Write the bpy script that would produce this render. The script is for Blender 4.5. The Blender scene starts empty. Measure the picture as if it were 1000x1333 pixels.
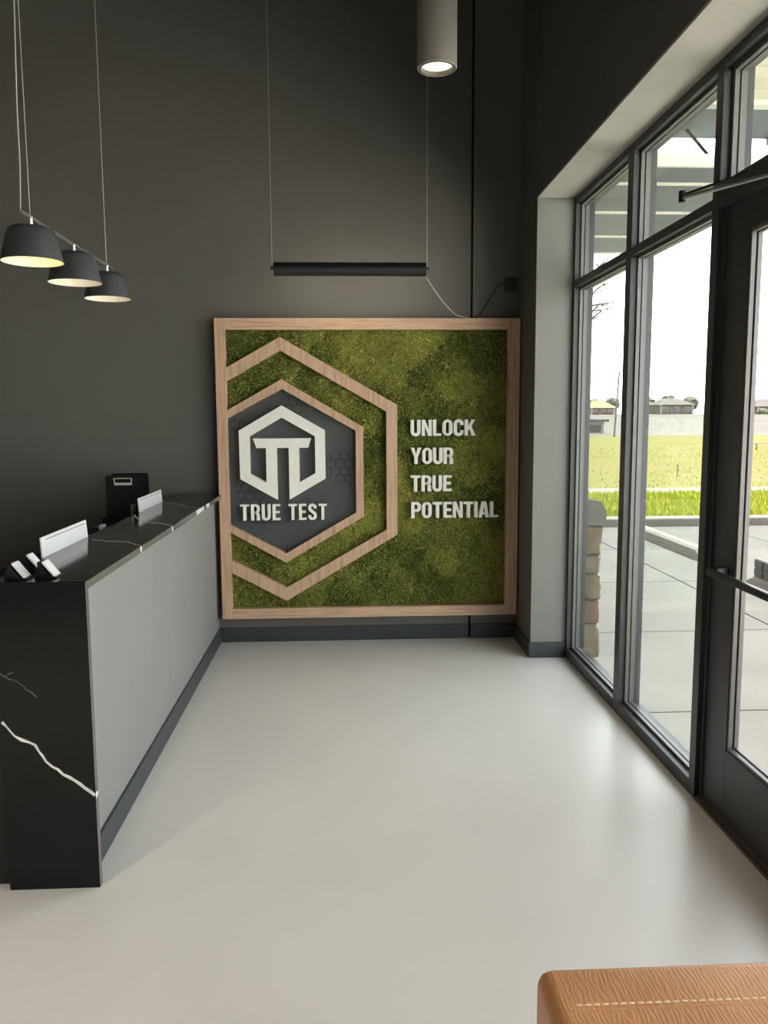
import bpy, bmesh, math, random
import numpy as np
from mathutils import Vector, Matrix
from mathutils.geometry import tessellate_polygon

random.seed(7)
rng = np.random.default_rng(7)
sc = bpy.context.scene
col = sc.collection

# ------------------------------------------------------------------ camera
H_CAM, F_PX = 1.6, 1050.455
YAW, PITCH, ROLL = 0.0467, -0.1195, -0.0054
Fv = Vector((math.sin(YAW)*math.cos(PITCH), math.cos(YAW)*math.cos(PITCH), math.sin(PITCH)))
Rv = Vector((math.cos(YAW), -math.sin(YAW), 0))
Uv = Rv.cross(Fv)
r_ = math.cos(ROLL)*Rv + math.sin(ROLL)*Uv
u_ = -math.sin(ROLL)*Rv + math.cos(ROLL)*Uv
cam_d = bpy.data.cameras.new('camera')
cam_d.sensor_fit = 'HORIZONTAL'
cam_d.sensor_width = 36.0
cam_d.lens = F_PX/1000*36.0
cam_d.clip_start, cam_d.clip_end = 0.05, 2000
cam = bpy.data.objects.new('camera', cam_d)
col.objects.link(cam)
m = Matrix((r_, u_, -Fv)).transposed().to_4x4()
m.translation = (0, 0, H_CAM)
cam.matrix_world = m
sc.camera = cam

# ------------------------------------------------------------------ world, sun, exposure
SKY = 6.2
w = bpy.data.worlds.new('sky')
sc.world = w
w.use_nodes = True
bg = w.node_tree.nodes['Background']
# hazy white sky: brightest at the horizon all round, softer overhead
_t = w.node_tree
_tc = _t.nodes.new('ShaderNodeTexCoord')
_sx = _t.nodes.new('ShaderNodeSeparateXYZ')
_t.links.new(_tc.outputs['Generated'], _sx.inputs[0])
_cr = _t.nodes.new('ShaderNodeValToRGB')
_cr.color_ramp.elements[0].position, _cr.color_ramp.elements[0].color = 0.0, (0.96, 0.98, 1.0, 1)
_cr.color_ramp.elements[1].position, _cr.color_ramp.elements[1].color = 1.0, (0.34, 0.38, 0.43, 1)
_e = _cr.color_ramp.elements.new(0.4)
_e.color = (0.66, 0.69, 0.72, 1)
_t.links.new(_sx.outputs['Z'], _cr.inputs[0])
_t.links.new(_cr.outputs[0], bg.inputs[0])
bg.inputs[1].default_value = SKY
sd = bpy.data.lights.new('sun', 'SUN')
sd.energy = 24.0
sd.angle = math.radians(2.5)
sd.color = (1.0, 0.97, 0.91)
sun = bpy.data.objects.new('sun', sd)
col.objects.link(sun)
sun.rotation_euler = Vector((-0.33, -0.12, -0.935)).to_track_quat('-Z', 'Y').to_euler()
sun.location = (20, 5, 30)
DOWNLIGHT_W = 60.0
SHADE_W = 2.2
TUBE_W = 0.75
vs = sc.view_settings
vs.view_transform = 'Standard'
vs.look = 'None'
vs.gamma = 1.0
vs.use_curve_mapping = False
vs.exposure = 0.3
cy = sc.cycles
cy.use_denoising = True
cy.max_bounces = 9
cy.diffuse_bounces = 5
cy.glossy_bounces = 4
cy.transparent_max_bounces = 24
cy.caustics_reflective = False
cy.caustics_refractive = False
cy.sample_clamp_indirect = 6.0

# ------------------------------------------------------------------ materials
MATS = {}
def new_mat(name):
    mt = bpy.data.materials.new(name)
    mt.use_nodes = True
    nt = mt.node_tree
    b = nt.nodes['Principled BSDF']
    MATS[name] = mt
    return mt, nt, b
def link(nt, a, b): nt.links.new(a, b)
def coords(nt, scale=(1, 1, 1), kind='Object'):
    tc = nt.nodes.new('ShaderNodeTexCoord')
    mp = nt.nodes.new('ShaderNodeMapping')
    mp.inputs['Scale'].default_value = scale
    link(nt, tc.outputs[kind], mp.inputs[0])
    return mp.outputs[0]
def noise(nt, vec, scale, detail=3, rough=0.5):
    n = nt.nodes.new('ShaderNodeTexNoise')
    n.inputs['Scale'].default_value = scale
    n.inputs['Detail'].default_value = detail
    n.inputs['Roughness'].default_value = rough
    link(nt, vec, n.inputs['Vector'])
    return n.outputs['Fac']
def ramp(nt, fac, stops):
    r = nt.nodes.new('ShaderNodeValToRGB')
    e = r.color_ramp.elements
    e[0].position, e[0].color = stops[0][0], (*stops[0][1], 1)
    e[1].position, e[1].color = stops[-1][0], (*stops[-1][1], 1)
    for p, c in stops[1:-1]:
        k = e.new(p)
        k.color = (*c, 1)
    link(nt, fac, r.inputs[0])
    return r.outputs[0]
def bump(nt, b, fac, strength, dist=0.01):
    n = nt.nodes.new('ShaderNodeBump')
    n.inputs['Strength'].default_value = strength
    n.inputs['Distance'].default_value = dist
    link(nt, fac, n.inputs['Height'])
    link(nt, n.outputs[0], b.inputs['Normal'])
def mat(name, rgb, rough=0.5, metal=0.0, var=0.0, scale=6.0, bmp=0.0, bscale=80.0, spec=0.5):
    mt, nt, b = new_mat(name)
    b.inputs['Roughness'].default_value = rough
    b.inputs['Metallic'].default_value = metal
    b.inputs['Specular IOR Level'].default_value = spec
    v = coords(nt)
    if var > 0:
        lo = tuple(c*(1-var) for c in rgb)
        hi = tuple(min(1, c*(1+var)) for c in rgb)
        link(nt, ramp(nt, noise(nt, v, scale, 5), [(0.3, lo), (0.7, hi)]), b.inputs['Base Color'])
    else:
        b.inputs['Base Color'].default_value = (*rgb, 1)
    if bmp > 0:
        bump(nt, b, noise(nt, v, bscale, 3), bmp, 0.004)
    return mt
def emit(name, rgb, s):
    mt, nt, b = new_mat(name)
    b.inputs['Base Color'].default_value = (*rgb, 1)
    b.inputs['Emission Color'].default_value = (*rgb, 1)
    b.inputs['Emission Strength'].default_value = s
    return mt
def wood(name, sc3):
    mt, nt, b = new_mat(name)
    v = coords(nt, sc3)
    f = noise(nt, v, 1.0, 6, 0.62)
    link(nt, ramp(nt, f, [(0.28, (0.33, 0.205, 0.13)), (0.45, (0.50, 0.325, 0.215)), (0.58, (0.60, 0.40, 0.27)), (0.75, (0.41, 0.26, 0.165))]), b.inputs['Base Color'])
    b.inputs['Roughness'].default_value = 0.55
    bump(nt, b, f, 0.15, 0.003)
    return mt
def glass(name, tint):
    mt, nt, b = new_mat(name)
    nt.nodes.remove(b)
    out = nt.nodes['Material Output']
    t = nt.nodes.new('ShaderNodeBsdfTransparent')
    t.inputs[0].default_value = (*tint, 1)
    g = nt.nodes.new('ShaderNodeBsdfGlossy')
    g.inputs['Roughness'].default_value = 0.0
    lw = nt.nodes.new('ShaderNodeLayerWeight')
    lw.inputs[0].default_value = 0.5
    pw = nt.nodes.new('ShaderNodeMath')
    pw.operation = 'POWER'
    pw.inputs[1].default_value = 5.0
    link(nt, lw.outputs['Facing'], pw.inputs[0])
    ml = nt.nodes.new('ShaderNodeMath')
    ml.operation = 'MULTIPLY_ADD'
    ml.inputs[1].default_value = 0.9
    ml.inputs[2].default_value = 0.02
    link(nt, pw.outputs[0], ml.inputs[0])
    mx = nt.nodes.new('ShaderNodeMixShader')
    link(nt, ml.outputs[0], mx.inputs[0])
    link(nt, t.outputs[0], mx.inputs[1])
    link(nt, g.outputs[0], mx.inputs[2])
    link(nt, mx.outputs[0], out.inputs[0])
    return mt

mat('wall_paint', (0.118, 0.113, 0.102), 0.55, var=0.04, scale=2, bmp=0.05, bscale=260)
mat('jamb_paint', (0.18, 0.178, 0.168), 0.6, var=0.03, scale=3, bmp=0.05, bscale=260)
mat('soffit_bounce_grey', (0.3952, 0.3800, 0.3420), 0.6, var=0.03, scale=3, bmp=0.05, bscale=260)  # lighter than the walls, ground bounce put into the colour
mat('counter_paint', (0.208, 0.206, 0.203), 0.6, var=0.03, scale=3, bmp=0.04, bscale=260)
mat('base_vinyl', (0.036, 0.041, 0.046), 0.5)
mat('ceiling_paint', (0.05, 0.05, 0.052), 0.8, var=0.05)
mat('groove_black', (0.008, 0.008, 0.009), 0.8)
# polished concrete-look floor coating
mt, nt, b = new_mat('floor_coat')
v = coords(nt)
n1 = noise(nt, v, 0.8, 3, 0.5)
link(nt, ramp(nt, n1, [(0.3, (0.63, 0.61, 0.585)), (0.7, (0.70, 0.68, 0.655))]), b.inputs['Base Color'])
b.inputs['Roughness'].default_value = 0.30
b.inputs['Specular IOR Level'].default_value = 0.5
mat('stone_black', (0.005, 0.005, 0.0052), 0.10, var=0.4, scale=3, spec=0.32)
mat('stone_highlight', (0.11, 0.11, 0.10), 0.25)
mat('vein_white', (0.72, 0.72, 0.69), 0.25, var=0.2, scale=40)
mat('vein_grey', (0.10, 0.10, 0.10), 0.3)
wood('wood_upright', (60, 60, 3.0))
wood('wood_level', (3.0, 60, 60))
mat('panel_slate', (0.058, 0.063, 0.064), 0.45, var=0.12, scale=5, bmp=0.04, bscale=180)
mat('letter_white', (0.93, 0.90, 0.83), 0.5, var=0.03, scale=30)
mat('lamp_black', (0.032, 0.033, 0.035), 0.5)
mat('black_metal', (0.010, 0.010, 0.011), 0.38)
mat('shade_inside', (0.85, 0.82, 0.75), 0.5)
mat('steel', (0.55, 0.53, 0.50), 0.28, metal=1.0)
mat('clip_chrome', (0.88, 0.84, 0.76), 0.3, metal=0.5)
mat('wire_steel', (0.50, 0.48, 0.44), 0.45, metal=0.6)
mat('cord_grey', (0.35, 0.34, 0.31), 0.6)
mat('cord_black', (0.015, 0.015, 0.016), 0.5)
mat('rail_dark', (0.10, 0.098, 0.092), 0.45)
mat('cylinder_paint', (0.27, 0.25, 0.23), 0.5)
mat('alu_bronze', (0.055, 0.056, 0.062), 0.42, metal=0.3)
mat('bead_bronze', (0.14, 0.138, 0.135), 0.4, metal=0.3)
mat('threshold_metal', (0.16, 0.13, 0.11), 0.4, metal=0.7)
mat('white_acrylic', (0.82, 0.82, 0.83), 0.25)
mat('card_white', (0.80, 0.79, 0.80), 0.5)
mat('card_rose', (0.45, 0.22, 0.22), 0.5)
mat('black_plastic', (0.008, 0.008, 0.009), 0.3)
mat('desk_black', (0.008, 0.008, 0.009), 0.6)
mat('kraft', (0.30, 0.22, 0.16), 0.7)
glass('pane_glass', (0.925, 0.942, 0.925))
glass('door_glass', (0.945, 0.93, 0.925))
emit('downlight_lens', (1.0, 0.80, 0.50), 2.0)
emit('tube_diffuser', (1.0, 0.87, 0.70), 1.5)
emit('bulb_lit', (1.0, 0.72, 0.36), 1.2)
# leather
mt, nt, b = new_mat('leather_tan')
v = coords(nt)
link(nt, ramp(nt, noise(nt, v, 5, 5, 0.6), [(0.3, (0.49, 0.215, 0.085)), (0.7, (0.64, 0.31, 0.135))]), b.inputs['Base Color'])
b.inputs['Roughness'].default_value = 0.42
wv = nt.nodes.new('ShaderNodeTexWave')
wv.inputs['Scale'].default_value = 40
wv.inputs['Distortion'].default_value = 8.0
wv.inputs['Detail'].default_value = 2
wv.inputs['Detail Scale'].default_value = 2.0
link(nt, coords(nt, (1, 0.25, 0.25)), wv.inputs['Vector'])
bump(nt, b, wv.outputs['Fac'], 0.16, 0.002)
mat('stitch_thread', (0.85, 0.66, 0.44), 0.7)
# vertex coloured plants
def plant(name, rough=0.75, trans=0.0):
    mt, nt, b = new_mat(name)
    a = nt.nodes.new('ShaderNodeAttribute')
    a.attribute_name = 'Col'
    link(nt, a.outputs['Color'], b.inputs['Base Color'])
    b.inputs['Roughness'].default_value = rough
    b.inputs['Specular IOR Level'].default_value = 0.2
    return mt
plant('moss_green')
plant('grass_green')
mat('moss_bed', (0.035, 0.055, 0.012), 0.9, var=0.5, scale=30)
# outdoors
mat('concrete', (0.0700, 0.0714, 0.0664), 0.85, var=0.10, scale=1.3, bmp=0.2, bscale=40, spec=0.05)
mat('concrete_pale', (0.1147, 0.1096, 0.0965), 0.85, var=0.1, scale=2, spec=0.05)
mat('concrete_bounce', (0.74, 0.71, 0.65), 0.85, var=0.08, scale=1.3, bmp=0.2, bscale=40, spec=0.05)  # for unseen ground only, made pale to bounce light onto the back wall
mat('joint_dark', (0.05, 0.05, 0.048), 0.9)
mat('road', (0.1271, 0.1271, 0.1187), 0.85, var=0.06, spec=0.05)
mat('dirt_pale', (0.0733, 0.0703, 0.0605), 0.9, var=0.25, scale=0.05, spec=0.05)
mt, nt, b = new_mat('field_grass')
v = coords(nt, (0.05, 0.35, 1))
b.inputs['Specular IOR Level'].default_value = 0.02
link(nt, ramp(nt, noise(nt, v, 1.6, 6, 0.65), [(0.3, (0.066, 0.076, 0.018)), (0.5, (0.090, 0.087, 0.030)), (0.7, (0.102, 0.085, 0.046))]), b.inputs['Base Color'])
b.inputs['Roughness'].default_value = 0.95
mat('lawn_soil', (0.0386, 0.0644, 0.0108), 0.95, var=0.3, scale=3, spec=0.05)
mat('stone_tan', (0.1227, 0.0968, 0.0591), 0.85, var=0.35, scale=9, bmp=0.6, bscale=22)
mat('stone_cream', (0.1510, 0.1274, 0.0849), 0.85, var=0.3, scale=9, bmp=0.6, bscale=22)
mat('stone_rust', (0.1244, 0.0815, 0.0429), 0.85, var=0.4, scale=9, bmp=0.6, bscale=22)
mat('cap_stone', (0.1100, 0.1057, 0.0903), 0.8, var=0.08, scale=5)
mat('mortar', (0.16, 0.145, 0.115), 0.95)
mat('canopy_grey', (0.13, 0.145, 0.155), 0.6, var=0.08, scale=2)
mat('canopy_light', (0.70, 0.68, 0.58), 0.6)
mat('canopy_cream', (0.62, 0.58, 0.44), 0.6, var=0.05)
mat('brick_red', (0.1262, 0.0632, 0.0460), 0.9, var=0.2, scale=1, spec=0.05)
mat('house_tan', (0.1188, 0.1003, 0.0780), 0.9, var=0.15, scale=1, spec=0.05)
mat('house_white', (0.2228, 0.2153, 0.2005), 0.9, spec=0.05)
mat('roof_grey', (0.0780, 0.0743, 0.0706), 0.9, var=0.15, scale=2, spec=0.05)
mat('roof_olive', (0.1485, 0.1374, 0.0743), 0.9, var=0.15, scale=2, spec=0.05)
mat('window_dark', (0.06, 0.065, 0.07), 0.2)
mat('pole_wood', (0.10, 0.085, 0.07), 0.9)
mat('bark', (0.09, 0.075, 0.06), 0.9)
mat('far_tree', (0.0605, 0.0688, 0.0413), 0.95, var=0.3, scale=0.6)
mat('grate_black', (0.0036, 0.0036, 0.0042), 0.6)
mat('grate_line', (0.0360, 0.0360, 0.0375), 0.6)

# ------------------------------------------------------------------ mesh helpers
class MB:
    def __init__(s): s.v, s.f = [], []
    def add(s, vs_, fs):
        o = len(s.v)
        s.v += [tuple(p) for p in vs_]
        s.f += [tuple(i+o for i in f) for f in fs]
        return s
    def box(s, x0, x1, y0, y1, z0, z1):
        return s.add([(x0,y0,z0),(x1,y0,z0),(x1,y1,z0),(x0,y1,z0),(x0,y0,z1),(x1,y0,z1),(x1,y1,z1),(x0,y1,z1)],
                     [(0,3,2,1),(4,5,6,7),(0,1,5,4),(1,2,6,5),(2,3,7,6),(3,0,4,7)])
    def prism_xz(s, contours, y0, y1):
        """contours: outer ring then holes, in (x, z); front face at y0"""
        flat = [p for c in contours for p in c]
        tris = tessellate_polygon([[Vector((p[0], p[1], 0)) for p in c] for c in contours])
        n = len(flat)
        vs_ = [(p[0], y0, p[1]) for p in flat] + [(p[0], y1, p[1]) for p in flat]
        fs = []
        for t in tris:
            a, b_, c = (Vector((flat[i][0], flat[i][1], 0)) for i in t)
            k = (b_-a).cross(c-a).z
            t = tuple(t) if k > 0 else (t[0], t[2], t[1])
            fs.append(t)
            fs.append((t[0]+n, t[2]+n, t[1]+n))
        o = 0
        for c in contours:
            L = len(c)
            for i in range(L):
                j = (i+1) % L
                fs.append((o+i, o+i+n, o+j+n, o+j))
            o += L
        return s.add(vs_, fs)
    def prism_xy(s, poly, z0, z1):
        n = len(poly)
        vs_ = [(p[0], p[1], z0) for p in poly]+[(p[0], p[1], z1) for p in poly]
        fs = [tuple(range(n))[::-1], tuple(range(n, 2*n))]+[(i, (i+1) % n, (i+1) % n+n, i+n) for i in range(n)]
        return s.add(vs_, fs)
    def prism_yz(s, poly, x0, x1):
        n = len(poly)
        vs_ = [(x0, p[0], p[1]) for p in poly]+[(x1, p[0], p[1]) for p in poly]
        fs = [tuple(range(n))[::-1], tuple(range(n, 2*n))]+[(i, (i+1) % n, (i+1) % n+n, i+n) for i in range(n)]
        return s.add(vs_, fs)
    def tube(s, pts, r, n=8, r2=None):
        pts = [Vector(p) for p in pts]
        rings = []
        up = None
        for i, p in enumerate(pts):
            d = (pts[min(i+1, len(pts)-1)]-pts[max(i-1, 0)]).normalized()
            if up is None:
                up = Vector((0, 0, 1)) if abs(d.z) < 0.9 else Vector((1, 0, 0))
            a = d.cross(up)
            if a.length < 1e-6: a = d.orthogonal()
            a.normalize()
            b_ = d.cross(a).normalized()
            up = -b_ if False else a.cross(d)
            rad = r if r2 is None else r+(r2-r)*i/(len(pts)-1)
            rings.append([p+rad*(math.cos(2*math.pi*k/n)*a+math.sin(2*math.pi*k/n)*b_) for k in range(n)])
        vs_ = [q for ring in rings for q in ring]
        fs = []
        for i in range(len(pts)-1):
            for k in range(n):
                a0, a1 = i*n+k, i*n+(k+1) % n
                fs.append((a0, a1, a1+n, a0+n))
        fs.append(tuple(range(n))[::-1])
        fs.append(tuple(range((len(pts)-1)*n, len(pts)*n)))
        return s.add(vs_, fs)
    def lathe(s, prof, c, n=40, close=False):
        """prof: [(radius, z)] around vertical axis through c"""
        vs_, fs = [], []
        for r, z in prof:
            for k in range(n):
                a = 2*math.pi*k/n
                vs_.append((c[0]+r*math.cos(a), c[1]+r*math.sin(a), c[2]+z))
        for i in range(len(prof)-1):
            for k in range(n):
                a0, a1 = i*n+k, i*n+(k+1) % n
                fs.append((a0, a1, a1+n, a0+n))
        if close:
            L = len(prof)-1
            for k in range(n):
                a0, a1 = L*n+k, L*n+(k+1) % n
                fs.append((a0, a1, (k+1) % n, k))
        return s.add(vs_, fs)
    def build(s, name, mt, parent=None, smooth=False, fix=True):
        me = bpy.data.meshes.new(name)
        me.from_pydata(s.v, [], s.f)
        if fix:
            bm = bmesh.new()
            bm.from_mesh(me)
            bmesh.ops.recalc_face_normals(bm, faces=bm.faces)
            bm.to_mesh(me)
            bm.free()
        return mesh_obj(name, me, mt, parent, smooth)
def mesh_obj(name, me, mt, parent=None, smooth=False):
    me.materials.append(MATS[mt] if isinstance(mt, str) else mt)
    if smooth:
        me.polygons.foreach_set('use_smooth', [True]*len(me.polygons))
        try: me.set_sharp_from_angle(angle=math.radians(38))
        except Exception: pass
    me.update()
    o = bpy.data.objects.new(name, me)
    col.objects.link(o)
    if parent is not None:
        o.parent = parent
        b_ = parent
        off = Vector((0, 0, 0))
        while b_ is not None:
            off += b_.location
            b_ = b_.parent
        o.location = -off
    return o
def tag(o, label=None, cat=None, group=None, kind=None):
    if label: o['label'] = label
    if cat: o['category'] = cat
    if group: o['group'] = group
    if kind: o['kind'] = kind
    return o
def thing(name, loc, label, cat, group=None, kind=None):
    o = bpy.data.objects.new(name, None)
    o.empty_display_size = 0.1
    col.objects.link(o)
    o.location = loc
    return tag(o, label, cat, group, kind)
def struct(name, loc=(0, 0, 0), label=None):
    o = thing(name, loc, label, None, None, 'structure')
    return o
def B(name, mt, x0, x1, y0, y1, z0, z1, parent=None, bev=0.0, seg=2):
    mb = MB().box(x0, x1, y0, y1, z0, z1)
    me = bpy.data.meshes.new(name)
    me.from_pydata(mb.v, [], mb.f)
    bm = bmesh.new()
    bm.from_mesh(me)
    if bev > 0:
        bmesh.ops.bevel(bm, geom=bm.edges[:], offset=bev, segments=seg, profile=0.5, affect='EDGES', clamp_overlap=True)
    bmesh.ops.recalc_face_normals(bm, faces=bm.faces)
    bm.to_mesh(me)
    bm.free()
    return mesh_obj(name, me, mt, parent, bev > 0.004)
def S(name, mt, *a, parent=None, label=None, **k):
    o = B(name, mt, *a, parent=parent, **k)
    if parent is None: tag(o, label, None, None, 'structure')
    return o
def at_px(px, py, axis, val):
    """point of the place seen at a pixel, on a known plane (used to read off dimensions)"""
    d = Fv + r_*((px-500)/F_PX) - u_*((py-666.5)/F_PX)
    c = Vector((0, 0, H_CAM))
    t = (val-c[axis])/d[axis]
    return c+d*t
def colour_mesh(name, verts, faces, cols, mt, parent=None):
    """fast triangle soup with per vertex colour"""
    me = bpy.data.meshes.new(name)
    nv, nf = len(verts), len(faces)
    me.vertices.add(nv)
    me.vertices.foreach_set('co', np.asarray(verts, np.float32).ravel())
    k = faces.shape[1]
    me.loops.add(nf*k)
    me.loops.foreach_set('vertex_index', np.asarray(faces, np.int32).ravel())
    me.polygons.add(nf)
    me.polygons.foreach_set('loop_start', np.arange(0, nf*k, k, dtype=np.int32))
    me.update(calc_edges=True)
    ca = me.color_attributes.new('Col', 'FLOAT_COLOR', 'POINT')
    ca.data.foreach_set('color', np.concatenate([cols, np.ones((nv, 1))], 1).astype(np.float32).ravel())
    return mesh_obj(name, me, mt, parent)

# ------------------------------------------------------------------ dimensions (read from the photograph's perspective)
D = 5.65                     # back wall
XI, XG = 1.2046, 1.4378      # inner face of window wall, inner face of the storefront frames
XE = 1.559                    # outer face of window wall
YJ, ZS = 5.1438, 2.9323      # far jamb and head of the window opening
Z1, Z2, ZH = 2.426, 2.385, 2.8937
CEIL, XL, YR = 4.9, -4.2, -5.5
YN0, YN1 = 4.105, 4.1806     # slim mullion
YM0, YM1 = 3.146, 3.2026     # mullion beside the door
YD0 = 2.13                   # near side of the door opening
JT = 0.876                   # upright joint in the back wall
XO, XC, ZT, YE = -0.857, -0.909, 1.0662, 2.6326

# ------------------------------------------------------------------ room shell
S('floor', 'floor_coat', XL, XG+0.13, YR, D+0.02, -0.10, 0.0)
S('ceiling', 'ceiling_paint', XL-0.1, XE, YR-0.1, D+0.1, CEIL, CEIL+0.12)
wb = struct('wall_back', (0, D, 0))
B('wall_panel', 'wall_paint', XL, JT-0.008, D, D+0.12, 0, CEIL, wb)
B('wall_panel', 'wall_paint', JT+0.008, XE, D-0.004, D+0.12, 0, CEIL, wb)
B('joint_recess', 'groove_black', JT-0.008, JT+0.008, D+0.02, D+0.12, 0, CEIL, wb)
S('wall_left', 'wall_paint', XL-0.12, XL, YR, D+0.12, 0, CEIL)
S('wall_rear', 'wall_paint', XL, XE, YR-0.12, YR, 0, CEIL)
wr = struct('wall_right', (XI, 0, 0))
B('wall_header', 'wall_paint', XI, XE, YR, YJ, ZS+0.012, CEIL, wr)
B('head_soffit', 'soffit_bounce_grey', XI+0.0005, XE, YR+0.5, YJ, ZS, ZS+0.012, wr)
B('corner_pier', 'wall_paint', XI, XE, YJ+0.012, D, 0, CEIL, wr)
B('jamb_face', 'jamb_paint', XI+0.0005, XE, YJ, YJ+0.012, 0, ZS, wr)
B('rear_pier', 'wall_paint', XI, XE, YR, YR+0.5, 0, ZS, wr)
# baseboards
bb = struct('baseboard_back', (0, D, 0))
B('base_strip', 'base_vinyl', XC, JT-0.008, D-0.012, D, 0, 0.105, bb, 0.003)
B('base_strip', 'base_vinyl', JT+0.008, XI, D-0.016, D-0.004, 0, 0.105, bb, 0.003)
br = struct('baseboard_right', (XI, YJ, 0))
B('base_strip', 'base_vinyl', XI-0.012, XI, YJ, D-0.012, 0, 0.105, br, 0.003)
B('base_strip', 'base_vinyl', XI-0.012, XG, YJ-0.012, YJ, 0, 0.105, br, 0.003)

# ------------------------------------------------------------------ storefront windows and door
GX0, GX1 = XG+0.052, XG+0.058
def beads(y0, y1, z0, z1, parent, g=0.014):
    """glazing beads around one pane: stepped, inside and outside the glass"""
    for (xa, xb, gg) in ((XG+0.034, XG+0.052, g), (XG+0.058, XG+0.082, g*1.1)):
        B('glazing_bead', 'bead_bronze', xa, xb, y0, y1, z0, z0+gg, parent)
        B('glazing_bead', 'bead_bronze', xa, xb, y0, y1, z1-gg, z1, parent)
        B('glazing_bead', 'bead_bronze', xa, xb, y0, y0+gg, z0+gg, z1-gg, parent)
        B('glazing_bead', 'bead_bronze', xa, xb, y1-gg, y1, z0+gg, z1-gg, parent)
def pane(y0, y1, z0, z1, parent, mt='pane_glass'):
    B('glass_pane', mt, GX0, GX1, y0+0.004, y1-0.004, z0+0.004, z1-0.004, parent)
FX1 = XG+0.12
def bay(n, y0, y1, far, near, label, detail=True):
    """one storefront bay; (far, near) = the uprights that belong to it as (y0, y1) or None"""
    t = struct('window_%d' % n, (XG, y0, 0), label)
    for u in (far, near):
        if u: B('mullion', 'alu_bronze', XG, FX1, u[0], u[1], 0.0, ZS, t, 0.002)
    B('sill_rail', 'alu_bronze', XG, FX1, y0, y1, 0.0, 0.062, t, 0.002)
    B('transom_bar', 'alu_bronze', XG, FX1, y0, y1, Z2, Z1, t, 0.002)
    B('head_rail', 'alu_bronze', XG, FX1, y0, y1, ZH, ZS, t, 0.002)
    pane(y0, y1, 0.062, Z2, t)
    pane(y0, y1, Z1, ZH, t)
    if detail:
        beads(y0, y1, 0.062, Z2, t)
        beads(y0, y1, Z1, ZH, t)
    return t
bay(1, YN1, YJ-0.030, (YJ-0.030, YJ), None, 'narrow far storefront window bay beside the grey pier')
bay(2, YM1, YN0, (YN0, YN1), (YM0, YM1), 'storefront window bay between the slim mullion and the door')
yb = [YD0-0.056, 0.70, -0.60, -1.90, -3.20, -4.50, -5.0]
for i in range(len(yb)-1):
    bay(4+i, yb[i+1]+0.05, yb[i], (yb[i], yb[i]+0.056), None, 'storefront window bay along the street side', False)
# light over the door
t = struct('window_3', (XG, YD0, Z2), 'transom light above the glazed entrance door')
B('header_bar', 'alu_bronze', XG, FX1, YD0, YM0, Z2, 2.470, t, 0.002)
B('head_rail', 'alu_bronze', XG, FX1, YD0, YM0, ZH, ZS, t, 0.002)
pane(YD0, YM0, 2.470, ZH, t)
beads(YD0, YM0, 2.470, ZH, t, 0.02)
# the door leaf
DX0, DX1 = XG+0.030, XG+0.075
dr = struct('door_1', (DX0, YM0, 0), 'dark metal glazed entrance door with a tall bottom rail and push bar')
SY = 2.951
B('door_frame_post', 'alu_bronze', XG+0.02, FX1, YM0-0.016, YM0, 0.0, Z2, dr, 0.002)
B('stile', 'alu_bronze', DX0, DX1, SY, YM0-0.020, 0.016, Z2-0.004, dr, 0.002)
B('stile', 'alu_bronze', DX0, DX1, YD0+0.004, YD0+0.15, 0.016, Z2-0.004, dr, 0.002)
B('bottom_rail', 'alu_bronze', DX0, DX1, YD0+0.15, SY, 0.016, 0.295, dr, 0.002)
B('top_rail', 'alu_bronze', DX0, DX1, YD0+0.15, SY, 2.262, Z2-0.004, dr, 0.002)
B('glass_pane', 'door_glass', DX0+0.020, DX0+0.026, YD0+0.15, SY, 0.295, 2.262, dr)
for (xa, xb, g) in ((DX0+0.004, DX0+0.020, 0.012), (DX0+0.026, DX0+0.042, 0.016)):
    B('glazing_bead', 'bead_bronze', xa, xb, SY-g, SY, 0.295, 2.262, dr)
    B('glazing_bead', 'bead_bronze', xa, xb, YD0+0.15, YD0+0.15+g, 0.295, 2.262, dr)
    B('glazing_bead', 'bead_bronze', xa, xb, YD0+0.15+g, SY-g, 0.295, 0.295+g, dr)
    B('glazing_bead', 'bead_bronze', xa, xb, YD0+0.15+g, SY-g, 2.262-g, 2.262, dr)
pb = B('push_bar', 'black_metal', XG-0.045, XG-0.018, YD0+0.10, 3.03, 0.975, 1.003, dr, 0.006)
B('bar_bracket', 'black_metal', XG-0.020, DX0+0.001, 2.985, 3.03, 0.968, 1.010, pb, 0.004)
B('bar_bracket', 'black_metal', XG-0.020, DX0+0.001, YD0+0.10, YD0+0.145, 0.968, 1.010, pb, 0.004)
B('threshold', 'threshold_metal', XG-0.005, FX1, YD0, YM0, 0.0, 0.012, dr, 0.003)
B('threshold_rib', 'threshold_metal', XG+0.012, XG+0.020, YD0, YM0, 0.012, 0.016, dr)
# door closer on top rail with its two arms
cl = thing('door_closer', (XG, 2.5, 2.30), 'dark door closer with thin metal arm reaching over the entrance door', 'door closer')
B('closer_body', 'black_metal', XG-0.035, DX0, 2.25, 2.56, 2.285, 2.345, cl, 0.006)
el = Vector((1.215, 2.955, 2.372))
MB().tube([(XG-0.010, 2.50, 2.352), el+Vector((0, 0, -0.004))], 0.0045, 10, 0.009).build('forearm', 'steel', cl, True)
MB().tube([el+Vector((0, 0, 0.006)), (XG-0.02, 2.72, 2.415)], 0.005, 10).build('main_arm', 'black_metal', cl, True)
MB().tube([el+Vector((0, 0, -0.02)), el+Vector((0, 0, 0.02))], 0.012, 12).build('elbow_pin', 'black_metal', cl, True)
B('header_shoe', 'steel', XG-0.03, XG, 2.63, 2.70, 2.405, 2.435, cl, 0.004)

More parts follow.
